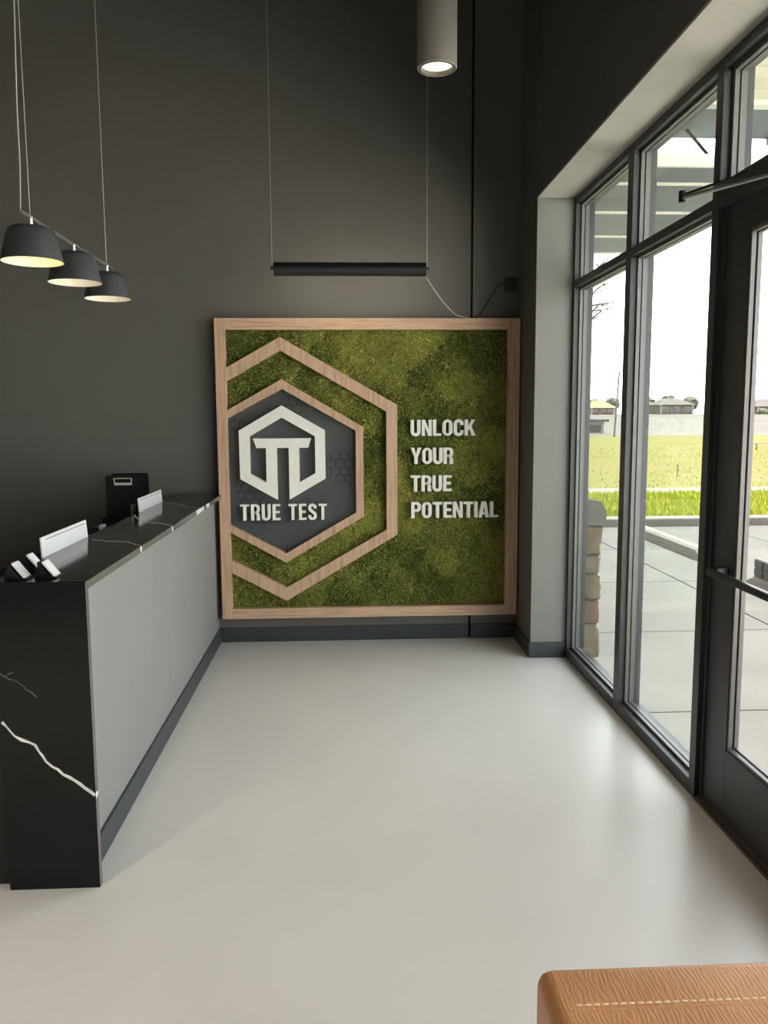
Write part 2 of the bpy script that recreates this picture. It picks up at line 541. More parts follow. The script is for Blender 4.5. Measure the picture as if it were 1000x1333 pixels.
# ------------------------------------------------------------------ reception counter
rc = thing('reception_counter', (XC, 4.1, 0), 'long grey painted reception counter carcass under the black stone top', 'counter')
B('front_panel', 'counter_paint', XC-0.10, XC, YE+0.03, D-0.001, 0.105, ZT-0.031, rc)
B('inner_carcass', 'desk_black', XO-0.28, XC-0.10, YE+0.03, D-0.001, 0.0, ZT-0.031, rc)
B('base_strip', 'base_vinyl', XC-0.012, XC+0.012, YE+0.031, D-0.013, 0.0, 0.105, rc, 0.003)
st = thing('stone_countertop', (XO, YE, 0), 'polished black stone waterfall countertop with white veins', 'countertop')
XB = XO-0.307
B('top_slab', 'stone_black', XB, XO, YE+0.030, D-0.001, ZT-0.030, ZT, st)
B('end_slab', 'stone_black', XB+0.006, XO, YE+0.0005, YE+0.030, 0.0, ZT, st)
B('edge_highlight', 'stone_highlight', XO-0.004, XO+0.0006, YE+0.030, D-0.002, ZT-0.0295, ZT-0.003, st)  # grey strip paints the highlight along the black stone's edge
B('edge_highlight', 'stone_highlight', XO-0.004, XO+0.0006, YE+0.003, YE+0.0295, 0.002, ZT-0.003, st)
def vein(pts, w0, mtl, plane, jit=0.004, seed=1):
    rr_ = random.Random(seed)
    P = []
    for i in range(len(pts)-1):
        a, b_ = Vector(pts[i]), Vector(pts[i+1])
        n = max(2, int((b_-a).length/0.02))
        for k in range(n):
            P.append(a.lerp(b_, k/n)+Vector((rr_.uniform(-jit, jit), rr_.uniform(-jit, jit))))
    P.append(Vector(pts[-1]))
    mb = MB()
    L, Rr = [], []
    for i, p in enumerate(P):
        d = (P[min(i+1, len(P)-1)]-P[max(i-1, 0)]).normalized()
        nrm = Vector((-d.y, d.x))*w0*rr_.uniform(0.45, 1.15)/2
        L.append(p+nrm)
        Rr.append(p-nrm)
    f3 = (lambda p, e: (p.x, p.y, ZT+e)) if plane == 'top' else (lambda p, e: (p.x, YE-e+0.0005, p.y))
    vv = [f3(p, 0.0004) for p in L]+[f3(p, 0.0004) for p in Rr]+[f3(p, -0.0008) for p in L]+[f3(p, -0.0008) for p in Rr]
    n = len(P)
    ff = []
    for i in range(n-1):
        ff += [(i, i+1, n+i+1, n+i), (i, 2*n+i, 2*n+i+1, i+1), (n+i, n+i+1, 3*n+i+1, 3*n+i)]
    mb.add(vv, ff)
    return mb.build('marble_vein', mtl, st)
vein([(-1.149, .595), (-1.109, .544), (-1.048, .513), (-1.014, .453), (-.941, .397), (XO-.001, .331)], .0105, 'vein_white', 'end', .003, 3)
vein([(-1.150, .768), (-1.098, .731), (-1.075, .722), (-1.032, .677)], .004, 'vein_grey', 'end', .005, 4)
vein([(-1.105, .762), (-1.14, .745)], .003, 'vein_grey', 'end', .006, 5)
vein([(-1.118, 3.552), (-1.03, 3.49), (-.95, 3.475), (XO-.001, 3.36)], .006, 'vein_white', 'top', .004, 6)
vein([(-1.162, 4.45), (-1.10, 4.27), (-1.0, 4.10), (-.93, 4.06), (XO-.001, 3.97)], .011, 'vein_white', 'top', .005, 7)
vein([(-1.162, 5.10), (-1.044, 5.0), (-.95, 4.82), (XO-.001, 4.74)], .008, 'vein_white', 'top', .006, 8)
vein([(-1.10, 4.75), (-1.0, 4.86), (-.94, 4.80)], .004, 'vein_grey', 'top', .006, 9)
for y0, y1 in ((3.345, 3.372), (3.955, 3.985), (4.62, 4.86), (4.95, 5.06)):
    pl = [(y0, ZT-.002), (y1, ZT-.004), (y1+.004, ZT-.027), (y0+.012, ZT-.029)]
    MB().prism_yz(pl, XO-.003, XO+.0012).build('marble_vein', 'vein_white', st)
MB().prism_yz([(YE+.004, .318), (YE+.026, .322), (YE+.026, .337), (YE+.004, .340)], XO-.003, XO+.0012).build('marble_vein', 'vein_white', st)
# desk behind the counter
dk = thing('work_desk', (-1.6, 4.1, 0), 'black work desk tucked behind the reception counter', 'desk')
B('desk_top', 'desk_black', -1.95, XB-0.002, YE+0.04, D-0.002, .715, .745, dk, .003)
B('side_panel', 'desk_black', -1.95, XB-0.002, YE+0.04, YE+0.07, 0.0, .715, dk)
B('side_panel', 'desk_black', -1.95, XB-0.002, D-0.034, D-0.003, 0.0, .715, dk)
# white plates standing on the counter
def plate(y0, y1, label):
    t = thing('name_plate', (-1.155, y0, ZT), label, 'sign', 'white plates on the counter')
    mb = MB().add([(-1.166, y0, ZT), (-1.160, y0, ZT), (-1.160, y1, ZT), (-1.166, y1, ZT),
                   (-1.172, y0+.004, ZT+.076), (-1.166, y0+.004, ZT+.076), (-1.166, y1, ZT+.076), (-1.172, y1, ZT+.076)],
                  [(0,3,2,1),(4,5,6,7),(0,1,5,4),(1,2,6,5),(2,3,7,6),(3,0,4,7)])
    mb.build('plate', 'white_acrylic', t)
    xs = -1.1648
    MB().box(xs, xs+.0012, y0+.05, y1-.02, ZT+.062, ZT+.065).build('top_groove', 'rail_dark', t)
    return t
plate(3.098, 3.64, 'long white plate on the black counter, nearer the card holders')
plate(4.56, 5.124, 'long white plate on the black counter, nearer the back wall')
# three card holders at the near end of the counter
def card_holder(x, y, label):
    t = thing('card_holder', (x, y, ZT), label, 'card holder', 'card holders on the counter end')
    d = 0.056
    # wedge: cards lean back towards the desk
    MB().prism_xz([[(x-.020, ZT), (x+.026, ZT), (x+.024, ZT+.006), (x+.004, ZT+.007), (x-.034, ZT+.056), (x-.038, ZT+.053)]], y, y+d).build('holder', 'black_plastic', t)
    MB().prism_xz([[(x-.052, ZT), (x-.020, ZT), (x-.030, ZT+.046), (x-.036, ZT+.050)]], y+.008, y+d-.008).build('prop_foot', 'black_plastic', t)
    a = Vector((x+.020, ZT+.0075))
    up = Vector((-.62, .785))
    nn = Vector((.785, .62))
    q0 = a-nn*.0055
    ring = [q0, a, a+up*.062, q0+up*.062]
    st_ = MB().prism_xz([[tuple(p) for p in ring]], y+.002, y+d-.002).build('card_stack', 'card_white', t)
    ring2 = [q0+up*.0622+nn*.001, a+up*.0622-nn*.001, a+up*.0645-nn*.002, q0+up*.0645+nn*.001]
    MB().prism_xz([[tuple(p) for p in ring2]], y+.004, y+d-.004).build('top_card', 'card_rose', st_)
    return t
card_holder(-1.082, 2.668, 'card holder with white cards, leftmost at the counter end')
card_holder(-1.096, 2.83, 'card holder with white cards, the one farther back of three')
card_holder(-0.992, 2.690, 'card holder with white cards, rightmost at the counter end')
# things on the desk that show above the counter
rk = thing('file_rack', (-1.42, 5.27, .745), 'black upright file rack on the desk holding clipboards', 'rack')
B('rack_base', 'black_plastic', -1.57, -1.27, 5.22, 5.36, .745, .757, rk)
for yy in (5.22, 5.275, 5.345):
    B('rack_divider', 'black_plastic', -1.57, -1.27, yy, yy+.008, .757, .955, rk)
def clipboard(x0, x1, y, z0, z1, label, lean=.015):
    t = thing('clipboard', ((x0+x1)/2, y, z0), label, 'clipboard', 'clipboards in the desk rack')
    r = .018
    ring = []
    for cx, cz, a0 in ((x1-r, z1-r, 0), (x0+r, z1-r, 90), (x0+r, z0+r, 180), (x1-r, z0+r, 270)):
        for k in range(5):
            a = math.radians(a0+k*22.5)
            ring.append((cx+r*math.cos(a), cz+r*math.sin(a)))
    MB().prism_xz([ring], y, y+.005).build('board', 'black_plastic', t)
    cx = (x0+x1)/2-.004
    c = MB().prism_xz([[(cx-.056, z1-.062), (cx+.056, z1-.062), (cx+.052, z1-.046), (cx-.052, z1-.046)]], y-.010, y-.001).build('clip_jaw', 'clip_chrome', t)
    MB().tube([(cx-.052, y-.007, z1-.046), (cx-.056, y-.009, z1-.020), (cx-.048, y-.010, z1-.018), (cx+.048, y-.010, z1-.018), (cx+.056, y-.009, z1-.020), (cx+.052, y-.007, z1-.046)], .0035, 8).build('clip_lever', 'clip_chrome', c, True)
    return t
clipboard(-1.545, -1.312, 5.245, .762, 1.224, 'black clipboard with chrome clip standing in front of another')
clipboard(-1.522, -1.283, 5.300, .762, 1.236, 'black clipboard standing behind the one with the chrome clip')
bx_ = thing('desk_tray', (-1.28, 4.2, .745), 'black desk tray stack behind the counter', 'tray')
B('tray_shell', 'black_plastic', -1.40, -1.19, 4.08, 4.36, .745, .985, bx_, .006)
B('tray_slot', 'groove_black', -1.39, -1.20, 4.078, 4.082, .80, .93, bx_)
tp = thing('tape_dispenser', (-1.28, 4.2, .985), 'small black tape dispenser with white roll on the desk tray', 'tape dispenser')
MB().prism_xz([[(-1.355, .985), (-1.20, .985), (-1.195, 1.005), (-1.24, 1.012), (-1.275, 1.034), (-1.315, 1.034), (-1.36, 1.010)]], 4.18, 4.21).build('body', 'black_plastic', tp)
MB().box(-1.270, -1.252, 4.165, 4.225, .992, 1.046).build('tape_roll', 'white_acrylic', tp)
B('kraft_card', 'kraft', -1.225, -1.215, 4.62, 4.70, .745, 1.10)
tag(bpy.data.objects['kraft_card'], 'small brown cardboard slip peeking out behind the white plate', 'card')

# ------------------------------------------------------------------ moss sign on the back wall
FY = D-0.10
sg = thing('moss_wall_sign', (0.16, D, .19), 'square wood framed moss wall sign with white logo and slogan', 'sign')
FL, FR, FT, FB = -.8723, 1.1962, 2.2495, .1905
IL, IR, IT, IB = -.803, 1.114, 2.174, .262
B('backing_board', 'moss_bed', FL+.02, FR-.02, D-.022, D-.001, FB+.02, FT-.02, sg)
B('frame_board', 'wood_upright', FL, IL, FY, D-.002, FB, FT, sg, .0015)
B('frame_board', 'wood_upright', IR, FR, FY, D-.006, FB, FT, sg, .0015)
B('frame_board', 'wood_level', IL, IR, FY, D-.002, IT, FT, sg, .0015)
B('frame_board', 'wood_level', IL, IR, FY, D-.002, FB, IB, sg, .0015)
def hex_ring(outer, inner, y0, y1, label):
    t = thing('hexagon_frame', (0, 0, 0), None, None)
    t.parent = sg
    t.location = -sg.location
    for i in range(len(outer)-1):
        ring = [outer[i], outer[i+1], inner[i+1], inner[i]]
        MB().prism_xz([ring], y0, y1).build('wood_segment', 'wood_upright', t)
    t['label'] = label
O_out = [(IL, 1.921), (-.437, 2.126), (.3535, 1.669), (.3535, .773), (-.424, .315), (IL, .520)]
O_in = [(IL, 1.831), (-.437, 2.037), (.2785, 1.624), (.2785, .809), (-.424, .408), (IL, .608)]
I_out = [(IL, 1.637), (-.431, 1.845), (.1205, 1.520), (.1205, .903), (-.423, .585), (IL, .803)]
I_in = [(IL, 1.582), (-.431, 1.781), (.0675, 1.496), (.0675, .932), (-.422, .650), (IL, .853)]
hex_ring(O_out, O_in, FY+.002, D-.045, 'large brown wood hexagon outline')
hex_ring(I_out, I_in, FY+.002, D-.045, 'small brown wood hexagon outline')
# slate panel of interlocking hexagon tiles inside the small hexagon
def clip_poly(poly, clip):
    out = poly
    n = len(clip)
    for i in range(n):
        a, b_ = clip[i], clip[(i+1) % n]
        inp, out = out, []
        if not inp: return []
        def side(p): return (b_[0]-a[0])*(p[1]-a[1])-(b_[1]-a[1])*(p[0]-a[0])
        for k in range(len(inp)):
            p, q = inp[k], inp[(k+1) % len(inp)]
            sp, sq = side(p), side(q)
            if sp <= 0: out.append(p)
            if (sp < 0 < sq) or (sq < 0 < sp):
                t_ = sp/(sp-sq)
                out.append((p[0]+t_*(q[0]-p[0]), p[1]+t_*(q[1]-p[1])))
    return out
PY = D-.052
pan = MB().prism_xz([I_in], PY+.010, D-.022).build('slate_panel', 'groove_black', sg)
SH = .036
hw = SH*math.sqrt(3)
tiles = []
row = 0
z = .62
while z < 1.84:
    x = IL-.05+(hw/2 if row % 2 else 0)
    while x < .13:
        tiles.append((x, z))
        x += hw
    z += SH*1.5
    row += 1
def bumpy(x, z):
    return math.sin(7.1*x+3.3*z+.7)+math.sin(11.3*z-4.7*x+2.1)+.8*math.sin(17*x+13*z)
for (x, z) in tiles:
    low = bumpy(x+.37, z-.05) > .9
    sh = SH-(.0032 if low else .0002)
    ring = [(x+sh*math.sin(math.radians(60*k)), z+sh*math.cos(math.radians(60*k))) for k in range(6)]
    ring = clip_poly(ring, I_in)
    if len(ring) < 3: continue
    ar = abs(sum(ring[i][0]*ring[(i+1) % len(ring)][1]-ring[(i+1) % len(ring)][0]*ring[i][1] for i in range(len(ring))))/2
    if ar < 1e-5: continue
    lvl = .007 if low else .0012*random.random()
    MB().prism_xz([ring], PY+lvl, PY+.011).build('hexagon_tile', 'panel_slate', pan)
# logo
L_out = [(-.435, 1.669), (-.143, 1.500), (-.142, 1.169), (-.391, 1.025), (-.391, 1.381), (-.473, 1.381), (-.473, 1.025), (-.725, 1.170), (-.727, 1.500)]
L_in = [(-.436, 1.587), (-.211, 1.459), (-.211, 1.206), (-.321, 1.144), (-.321, 1.381), (-.258, 1.381), (-.238, 1.446), (-.633, 1.446), (-.609, 1.381), (-.546, 1.381), (-.546, 1.145), (-.656, 1.206), (-.656, 1.460)]
lg = MB().prism_xz([L_out, L_in], FY+.001, PY).build('logo_emblem', 'letter_white', sg)
lg['label'] = 'white hexagon emblem with two letters T'
# ---- lettering, unit cap height glyphs
def arc(cx, cy, r, a0, a1, n=8, ry=None):
    ry = r if ry is None else ry
    return [(cx+r*math.cos(math.radians(a0+(a1-a0)*k/n)), cy+ry*math.sin(math.radians(a0+(a1-a0)*k/n))) for k in range(n+1)]
def stroke(path, s):
    L, R = [], []
    for i, p in enumerate(path):
        a, b_ = path[max(i-1, 0)], path[min(i+1, len(path)-1)]
        d = Vector((b_[0]-a[0], b_[1]-a[1])).normalized()
        L.append((p[0]-d.y*s/2, p[1]+d.x*s/2))
        R.append((p[0]+d.y*s/2, p[1]-d.x*s/2))
    return L+R[::-1]
def glyph(ch, w, s):
    h = s*.82            # thickness of level strokes
    r = w/2-s/2          # centre-line radius
    if ch == 'I': return [[[(0,0),(s,0),(s,1),(0,1)]]], s
    if ch == 'L': return [[[(0,0),(w*.86,0),(w*.86,h),(s,h),(s,1),(0,1)]]], w*.86
    if ch == 'T': return [[[(w/2-s/2,0),(w/2+s/2,0),(w/2+s/2,1-h),(w,1-h),(w,1),(0,1),(0,1-h),(w/2-s/2,1-h)]]], w
    if ch == 'E':
        e = w*.88
        return [[[(0,0),(e,0),(e,h),(s,h),(s,.5-h/2),(e*.9,.5-h/2),(e*.9,.5+h/2),(s,.5+h/2),(s,1-h),(e,1-h),(e,1),(0,1)]]], e
    if ch == 'N': return [[[(0,0),(s*.92,0),(s*.92,.62),(w-s*1.0,0),(w,0),(w,1),(w-s*.92,1),(w-s*.92,.40),(s*1.0,1),(0,1)]]], w
    if ch == 'K':
        w = w*1.08
        return [[[(0,0),(s,0),(s,.30),(s*1.42,.44),(w-s*1.1,0),(w+.02,0),(s*2.05,.60),(w-.01,1),(w-s*1.1,1),(s,.56),(s,1),(0,1)]]], w
    if ch == 'Y':
        w = w*1.1
        c = w/2
        return [[[(c-s/2,0),(c+s/2,0),(c+s/2,.40),(w,1),(w-s*1.05,1),(c,.60),(s*1.05,1),(0,1),(c-s/2,.40)]]], w
    if ch == 'A':
        w = w*1.08
        c = w/2
        return [[[(0,0),(s,0),(s+.035,.19),(w-s-.035,.19),(w-s,0),(w,0),(c+s*.72,1),(c-s*.72,1)],
                 [(s+.06,.33),(c,.80),(w-s-.06,.33)]]], w
    if ch in 'PR':
        zb = .40
        rr1 = (1-zb)/2
        out = [(0,0),(s,0),(s,zb)]+[(w-.24,zb)]+arc(w-.24, zb+.24, .24, -90, 0, 6)+arc(w-.24, 1-.24, .24, 0, 90, 6)+[(0,1)]
        hole = [(s,zb+h)]+[(s,1-h)]+arc(w-s-.09, 1-h-.09, .09, 90, 0, 4)+arc(w-s-.09, zb+h+.09, .09, 0, -90, 4)
        pcs = [[out, hole]]
        if ch == 'R':
            pcs.append([[(w-s-.02,0),(w+.02,0),(w-.005,.10),(w-.01,.32),(w-.07,.45),(s,.50),(s,.40),(w-s-.05,.38),(w-s-.01,.30)]])
        return pcs, w
    if ch == 'U':
        p = [(s/2,1)]+arc(w/2, r+h/2, r, 180, 360, 14)+[(w-s/2,1)]
        return [[stroke(p, s)]], w
    if ch == 'O':
        ro, ri = w/2, w/2-s
        out = arc(w/2, ro, ro, 180, 360, 14)+arc(w/2, 1-ro, ro, 0, 180, 14)
        hole = arc(w/2, ri+h, ri, 180, 360, 10)+arc(w/2, 1-ri-h, ri, 0, 180, 10)
        return [[out, hole]], w
    if ch == 'C':
        p = [(w-s/2,.66)]+arc(w/2, 1-r-h/2, r, 0, 180, 14)+arc(w/2, r+h/2, r, 180, 360, 14)+[(w-s/2,.34)]
        return [[stroke(p, s)]], w
    if ch == 'S':
        p = [(w-s/2,.72)]+arc(w/2, 1-r-h/2, r, 0, 180, 12)+[(s/2,.70),(s/2+.03,.62),(w/2,.5),(w-s/2-.03,.38),(w-s/2,.30)]+arc(w/2, r+h/2, r, 0, -180, 12)+[(s/2,.28)]
        return [[stroke(p, s)]], w
def word(text, x0, x1, z0, z1, w, s, gap, y0, y1, name):
    t = thing(name, (0, 0, 0), 'white raised word %s' % text, None)
    t.parent = sg
    t.location = -sg.location
    xs, x = [], 0
    for ch in text:
        pcs, adv = glyph(ch, w, s)
        xs.append((pcs, x))
        x += adv+gap
    tot = x-gap
    for pcs, ox in xs:
        mb = MB()
        for cs in pcs:
            mb.prism_xz([[(x0+(ox+p[0])/tot*(x1-x0), z0+p[1]*(z1-z0)) for p in c] for c in cs], y0, y1)
        mb.build('letter', 'letter_white', t)
    return t
LY0, LY1 = FY+.004, D-.050
word('UNLOCK', .447, .893, 1.456, 1.567, .56, .185, .075, LY0, LY1, 'slogan_word')
word('YOUR', .447, .741, 1.263, 1.375, .56, .185, .06, LY0, LY1, 'slogan_word')
word('TRUE', .447, .731, 1.073, 1.184, .56, .185, .075, LY0, LY1, 'slogan_word')
word('POTENTIAL', .450, 1.060, .887, .998, .56, .185, .065, LY0, LY1, 'slogan_word')
word('TRUE', -.732, -.458, .883, .994, .46, .15, .11, FY+.006, PY, 'name_word')
word('TEST', -.400, -.136, .883, .993, .46, .15, .11, FY+.006, PY, 'name_word')
# ---- moss: cushions that fill the frame, one mesh per cushion
def inside(poly, X, Z):
    ok = np.ones(X.shape, bool)
    n = len(poly)
    for i in range(n):
        a, b_ = poly[i], poly[(i+1) % n]
        ok &= ((b_[0]-a[0])*(Z-a[1])-(b_[1]-a[1])*(X-a[0])) <= 0
    return ok
NP = 56
seeds = np.stack([rng.uniform(IL, IR, 400), rng.uniform(IB, IT, 400)], 1)
keep = []
for s_ in seeds:
    if all(np.hypot(*(s_-k_)) > .155 for k_ in keep): keep.append(s_)
seeds = np.array(keep)
NP = len(seeds)
tone = rng.uniform(0, 1, NP)
wob = rng.uniform(0, 6.28, (NP, 2))
def cells(X, Z):
    Xw = X+.018*np.sin(Z*31+1.3)+.012*np.sin(Z*67)
    Zw = Z+.018*np.sin(X*29+.4)+.012*np.sin(X*71+2)
    d = np.hypot(Xw[..., None]-seeds[:, 0], Zw[..., None]-seeds[:, 1])
    i = np.argsort(d, -1)
    d1 = np.take_along_axis(d, i[..., :1], -1)[..., 0]
    d2 = np.take_along_axis(d, i[..., 1:2], -1)[..., 0]
    return i[..., 0], d2-d1
def fnoise(X, Z, f, ph):
    return (np.sin(X*f+ph+2*np.sin(Z*f*.6+ph*2))+np.sin(Z*f*1.1-ph+2*np.sin(X*f*.7+1.7*ph)))/2
def height(X, Z, edge):
    h_ = .006+.018*np.clip(edge/.028, 0, 1)**.7
    return h_+.008*fnoise(X, Z, 26, .3)+.004*fnoise(X, Z, 70, 1.9)
NG = 150
gx = np.linspace(IL, IR, NG+1)
gz = np.linspace(IB, IT, NG+1)
GXX, GZZ = np.meshgrid(gx, gz, indexing='ij')
ci, ce = cells(GXX, GZZ)
HH = height(GXX, GZZ, ce)
Yb = D-.024
def moss_col(X, Z, t_, rnd, tip):
    """yellow-green to deep green with straw bits; the colour of the plant itself"""
    warm = np.clip(.5+.5*fnoise(X, Z, 5.0, 2.2)+.35*fnoise(X, Z, 17, .9), 0, 1)
    a = np.array([.072, .100, .018])
    b_ = np.array([.50, .50, .105])
    k = np.clip(.36*warm+.30*t_+.72*(rnd-.36), 0, 1)[:, None]
    c = a*(1-k)+b_*k
    return c
cx_ = (GXX[:-1, :-1]+GXX[1:, 1:])/2
cz_ = (GZZ[:-1, :-1]+GZZ[1:, 1:])/2
qi, qe = cells(cx_, cz_)
hid = inside(I_out, cx_, cz_) & inside(I_in, cx_, cz_)
idx = np.arange((NG+1)**2).reshape(NG+1, NG+1)
quads = np.stack([idx[:-1, :-1], idx[1:, :-1], idx[1:, 1:], idx[:-1, 1:]], -1)
V0 = np.stack([GXX.ravel(), (Yb-HH).ravel(), GZZ.ravel()], 1)
NBL = 85000
bxp = rng.uniform(IL+.004, IR-.004, NBL)
bzp = rng.uniform(IB+.004, IT-.004, NBL)
ok = ~(inside(I_in, bxp, bzp))
bxp, bzp = bxp[ok], bzp[ok]
bi, be = cells(bxp, bzp)
bh = height(bxp, bzp, be)
for p in range(NP):
    msk = (qi == p) & ~hid
    if not msk.any(): continue
    qs = quads[msk]
    un, inv = np.unique(qs, return_inverse=True)
    vv = V0[un]
    ff = inv.reshape(-1, 4)
    tri = np.concatenate([ff[:, [0, 1, 2]], ff[:, [0, 2, 3]]])
    cc = moss_col(vv[:, 0], vv[:, 2], np.full(len(vv), tone[p]), np.full(len(vv), .15), 0)*.8
    s_ = bi == p
    n = int(s_.sum())
    X, Z, Hh = bxp[s_], bzp[s_], bh[s_]
    ang = rng.uniform(0, 2*np.pi, n)
    tilt = rng.uniform(.2, 1.35, n)
    ln = rng.uniform(.014, .034, n)
    wd = rng.uniform(.0022, .0050, n)
    dirv = np.stack([np.sin(tilt)*np.cos(ang), -np.cos(tilt), np.sin(tilt)*np.sin(ang)], 1)
    sid = np.stack([-np.sin(ang), np.zeros(n), np.cos(ang)], 1)
    base = np.stack([X, Yb-Hh+.003, Z], 1)
    tipp = base+dirv*ln[:, None]
    tipp[:, 0] = np.clip(tipp[:, 0], IL+.001, IR-.001)
    tipp[:, 2] = np.clip(tipp[:, 2], IB+.001, IT-.001)
    bv = np.stack([base-sid*wd[:, None], base+sid*wd[:, None], tipp], 1).reshape(-1, 3)
    rnd = rng.uniform(0, 1, n)
    bc = moss_col(X, Z, np.full(n, tone[p]), rnd, 1)
    straw = rng.uniform(0, 1, n) < .020+.06*np.clip(fnoise(X, Z, 9, 4.0)-.3, 0, 1)
    bc[straw] = np.array([.62, .45, .22])*rng.uniform(.6, 1.1, (int(straw.sum()), 1))
    bc = np.repeat(bc, 3, 0)
    bt = np.arange(n*3).reshape(-1, 3)+len(vv)
    colour_mesh('moss_cushion', np.concatenate([vv, bv]), np.concatenate([tri, bt]), np.concatenate([cc, bc]), 'moss_green', sg)

# ------------------------------------------------------------------ lamps
def cylinder_light(x, y, z, label, k=1.0, cone=112):
    t = thing('cylinder_downlight', (x, y, z), label, 'ceiling light', 'cylinder downlights hung from the ceiling')
    R = .084
    MB().lathe([(R-.014, .006), (R-.004, 0), (R, .004), (R, .56), (R-.004, .566), (.012, .566)], (x, y, z), 48).build('housing', 'cylinder_paint', t, True)
    MB().lathe([(R-.006, .002), (R-.016, .000), (R-.018, .006), (R-.022, .03)], (x, y, z), 48).build('trim_ring', 'rail_dark', t, True)
    MB().lathe([(R-.018, .016), (.05, .022), (.0001, .025)], (x, y, z), 48).build('lens', 'downlight_lens', t, True)
    MB().tube([(x, y, z+.56), (x, y, CEIL-.02)], .011, 12).build('stem', 'rail_dark', t, True)
    MB().lathe([(.0001, 0), (.06, 0), (.06, -.02), (.0001, -.02)], (x, y, CEIL), 32).build('canopy_plate', 'rail_dark', t, True)
    ld = bpy.data.lights.new('downlight_lamp', 'SPOT')
    ld.energy = DOWNLIGHT_W*k
    ld.color = (1.0, .86, .68)
    ld.spot_size = math.radians(cone)
    ld.spot_blend = 1.0
    ld.shadow_soft_size = .05
    lo = bpy.data.objects.new('downlight_lamp', ld)
    col.objects.link(lo)
    lo.parent = t
    lo.location = (0, 0, -.012)
    return t
cylinder_light(.401, 3.583, 3.046, 'lit black cylinder downlight hanging in front of the back wall', .9, 82)
cylinder_light(-2.02, .55, 3.046, 'lit black cylinder downlight over the left side of the room', 4.0)
cylinder_light(.401, -.9, 3.046, 'added unseen cylinder downlight over the seating, to brighten the room')  # this and the two rear ones are added fill lamps, out of view
cylinder_light(-2.75, -2.6, 3.046, 'added unseen cylinder downlight at the left rear, to brighten the room')
cylinder_light(.401, -3.6, 3.046, 'added unseen cylinder downlight at the right rear, to brighten the room')
# three shades on a rail above the counter
rl = thing('rail_pendant', (-.849, 2.66, 2.02), 'rail pendant lamp with three charcoal shades over the counter', 'pendant lamp')
ZR, RX = 2.138, -.849
MB().tube([(RX, 2.245, ZR), (RX, 3.085, ZR)], .0052, 10).build('rail', 'rail_dark', rl, True)
for k, y in enumerate((2.312, 2.661, 3.017)):
    z0 = 2.020
    R = .081
    out = [(.004, .092), (.044, .0915), (.054, .088), (.0605, .081), (.0645, .071), (R, 0)]
    inn = [(R-.003, .0008), (.0615, .070), (.057, .080), (.047, .0865), (.004, .088)]
    s_ = MB().lathe(out, (RX, y, z0), 56).build('lamp_shade', 'lamp_black', rl, True)
    MB().lathe([(R, 0)]+inn, (RX, y, z0), 56).build('shade_lining', 'shade_inside', s_, True)
    MB().lathe([(.0001, .036), (.016, .039), (.023, .050), (.021, .063), (.013, .075), (.013, .087)], (RX, y, z0), 24).build('bulb', 'bulb_lit', s_, True)
    MB().tube([(RX, y, z0+.090), (RX, y, ZR+.002)], .0062, 12).build('stem', 'steel', rl, True)
    ld = bpy.data.lights.new('shade_lamp', 'POINT')
    ld.energy = SHADE_W*(.13 if k == 0 else .015)
    ld.color = (1.0, .55, .13) if k == 0 else (1.0, .84, .62)
    ld.shadow_soft_size = .02
    lo = bpy.data.objects.new('shade_lamp', ld)
    col.objects.link(lo)
    lo.parent = rl
    lo.location = Vector((RX, y, z0+.030))-rl.location
for y in (2.312, 3.017):
    MB().tube([(RX, y, ZR), (RX, y, CEIL-.01)], .0010, 6).build('hanging_wire', 'wire_steel', rl, True)
cp = []
for k in range(40):
    t_ = k/39
    zz = ZR+(CEIL-.01-ZR)*t_**1.4
    yy = 2.245+.03*min(1, t_*8)+.012*math.sin(zz*7)*min(1, t_*6)
    cp.append((RX+(-.004+.008*math.sin(zz*5+1))*min(1, t_*6), yy, zz))
MB().tube(cp, .0016, 7).build('power_cord', 'cord_grey', rl, True)
B('ceiling_plate', 'rail_dark', RX-.03, RX+.03, 2.2, 3.1, CEIL-.02, CEIL, rl, .004)
# black linear bar in front of the sign
lb = thing('linear_pendant', (.04, 5.1, 2.49), 'black tube pendant hung on two wires above the moss sign', 'pendant lamp')
def tube_x(x0, x1, y, z, r, n=32):
    return MB().tube([(x0, y, z), (x1, y, z)], r, n)
tube_x(-.424, .502, 5.1, 2.490, .041).build('tube_body', 'black_metal', lb, True)
MB().box(-.415, .493, 5.1385, 5.1425, 2.474, 2.502).build('diffuser_strip', 'tube_diffuser', lb)
ld = bpy.data.lights.new('tube_lamp', 'AREA')      # the tube's slot faces the wall and washes it
ld.shape = 'RECTANGLE'
ld.size, ld.size_y = .90, .026
ld.energy = TUBE_W
ld.color = (1.0, .87, .70)
ld.spread = math.radians(125)
lo = bpy.data.objects.new('tube_lamp', ld)
col.objects.link(lo)
lo.parent = lb
lo.location = Vector((.04, 5.145, 2.487))-lb.location
lo.rotation_euler = Vector((0, 1, -.05)).to_track_quat('-Z', 'Y').to_euler()
tube_x(-.427, -.424, 5.1, 2.490, .042).build('end_cap', 'lamp_black', lb, True)
tube_x(.502, .505, 5.1, 2.490, .042).build('end_cap', 'lamp_black', lb, True)
for x in (-.438, .512):
    tube_x(x-.010, x+.012, 5.1, 2.495, .010, 14).build('wire_knob', 'black_metal', lb, True)
    MB().tube([(x, 5.1, 2.50), (x, 5.1, CEIL)], .0016, 6).build('hanging_wire', 'wire_steel', lb, True)
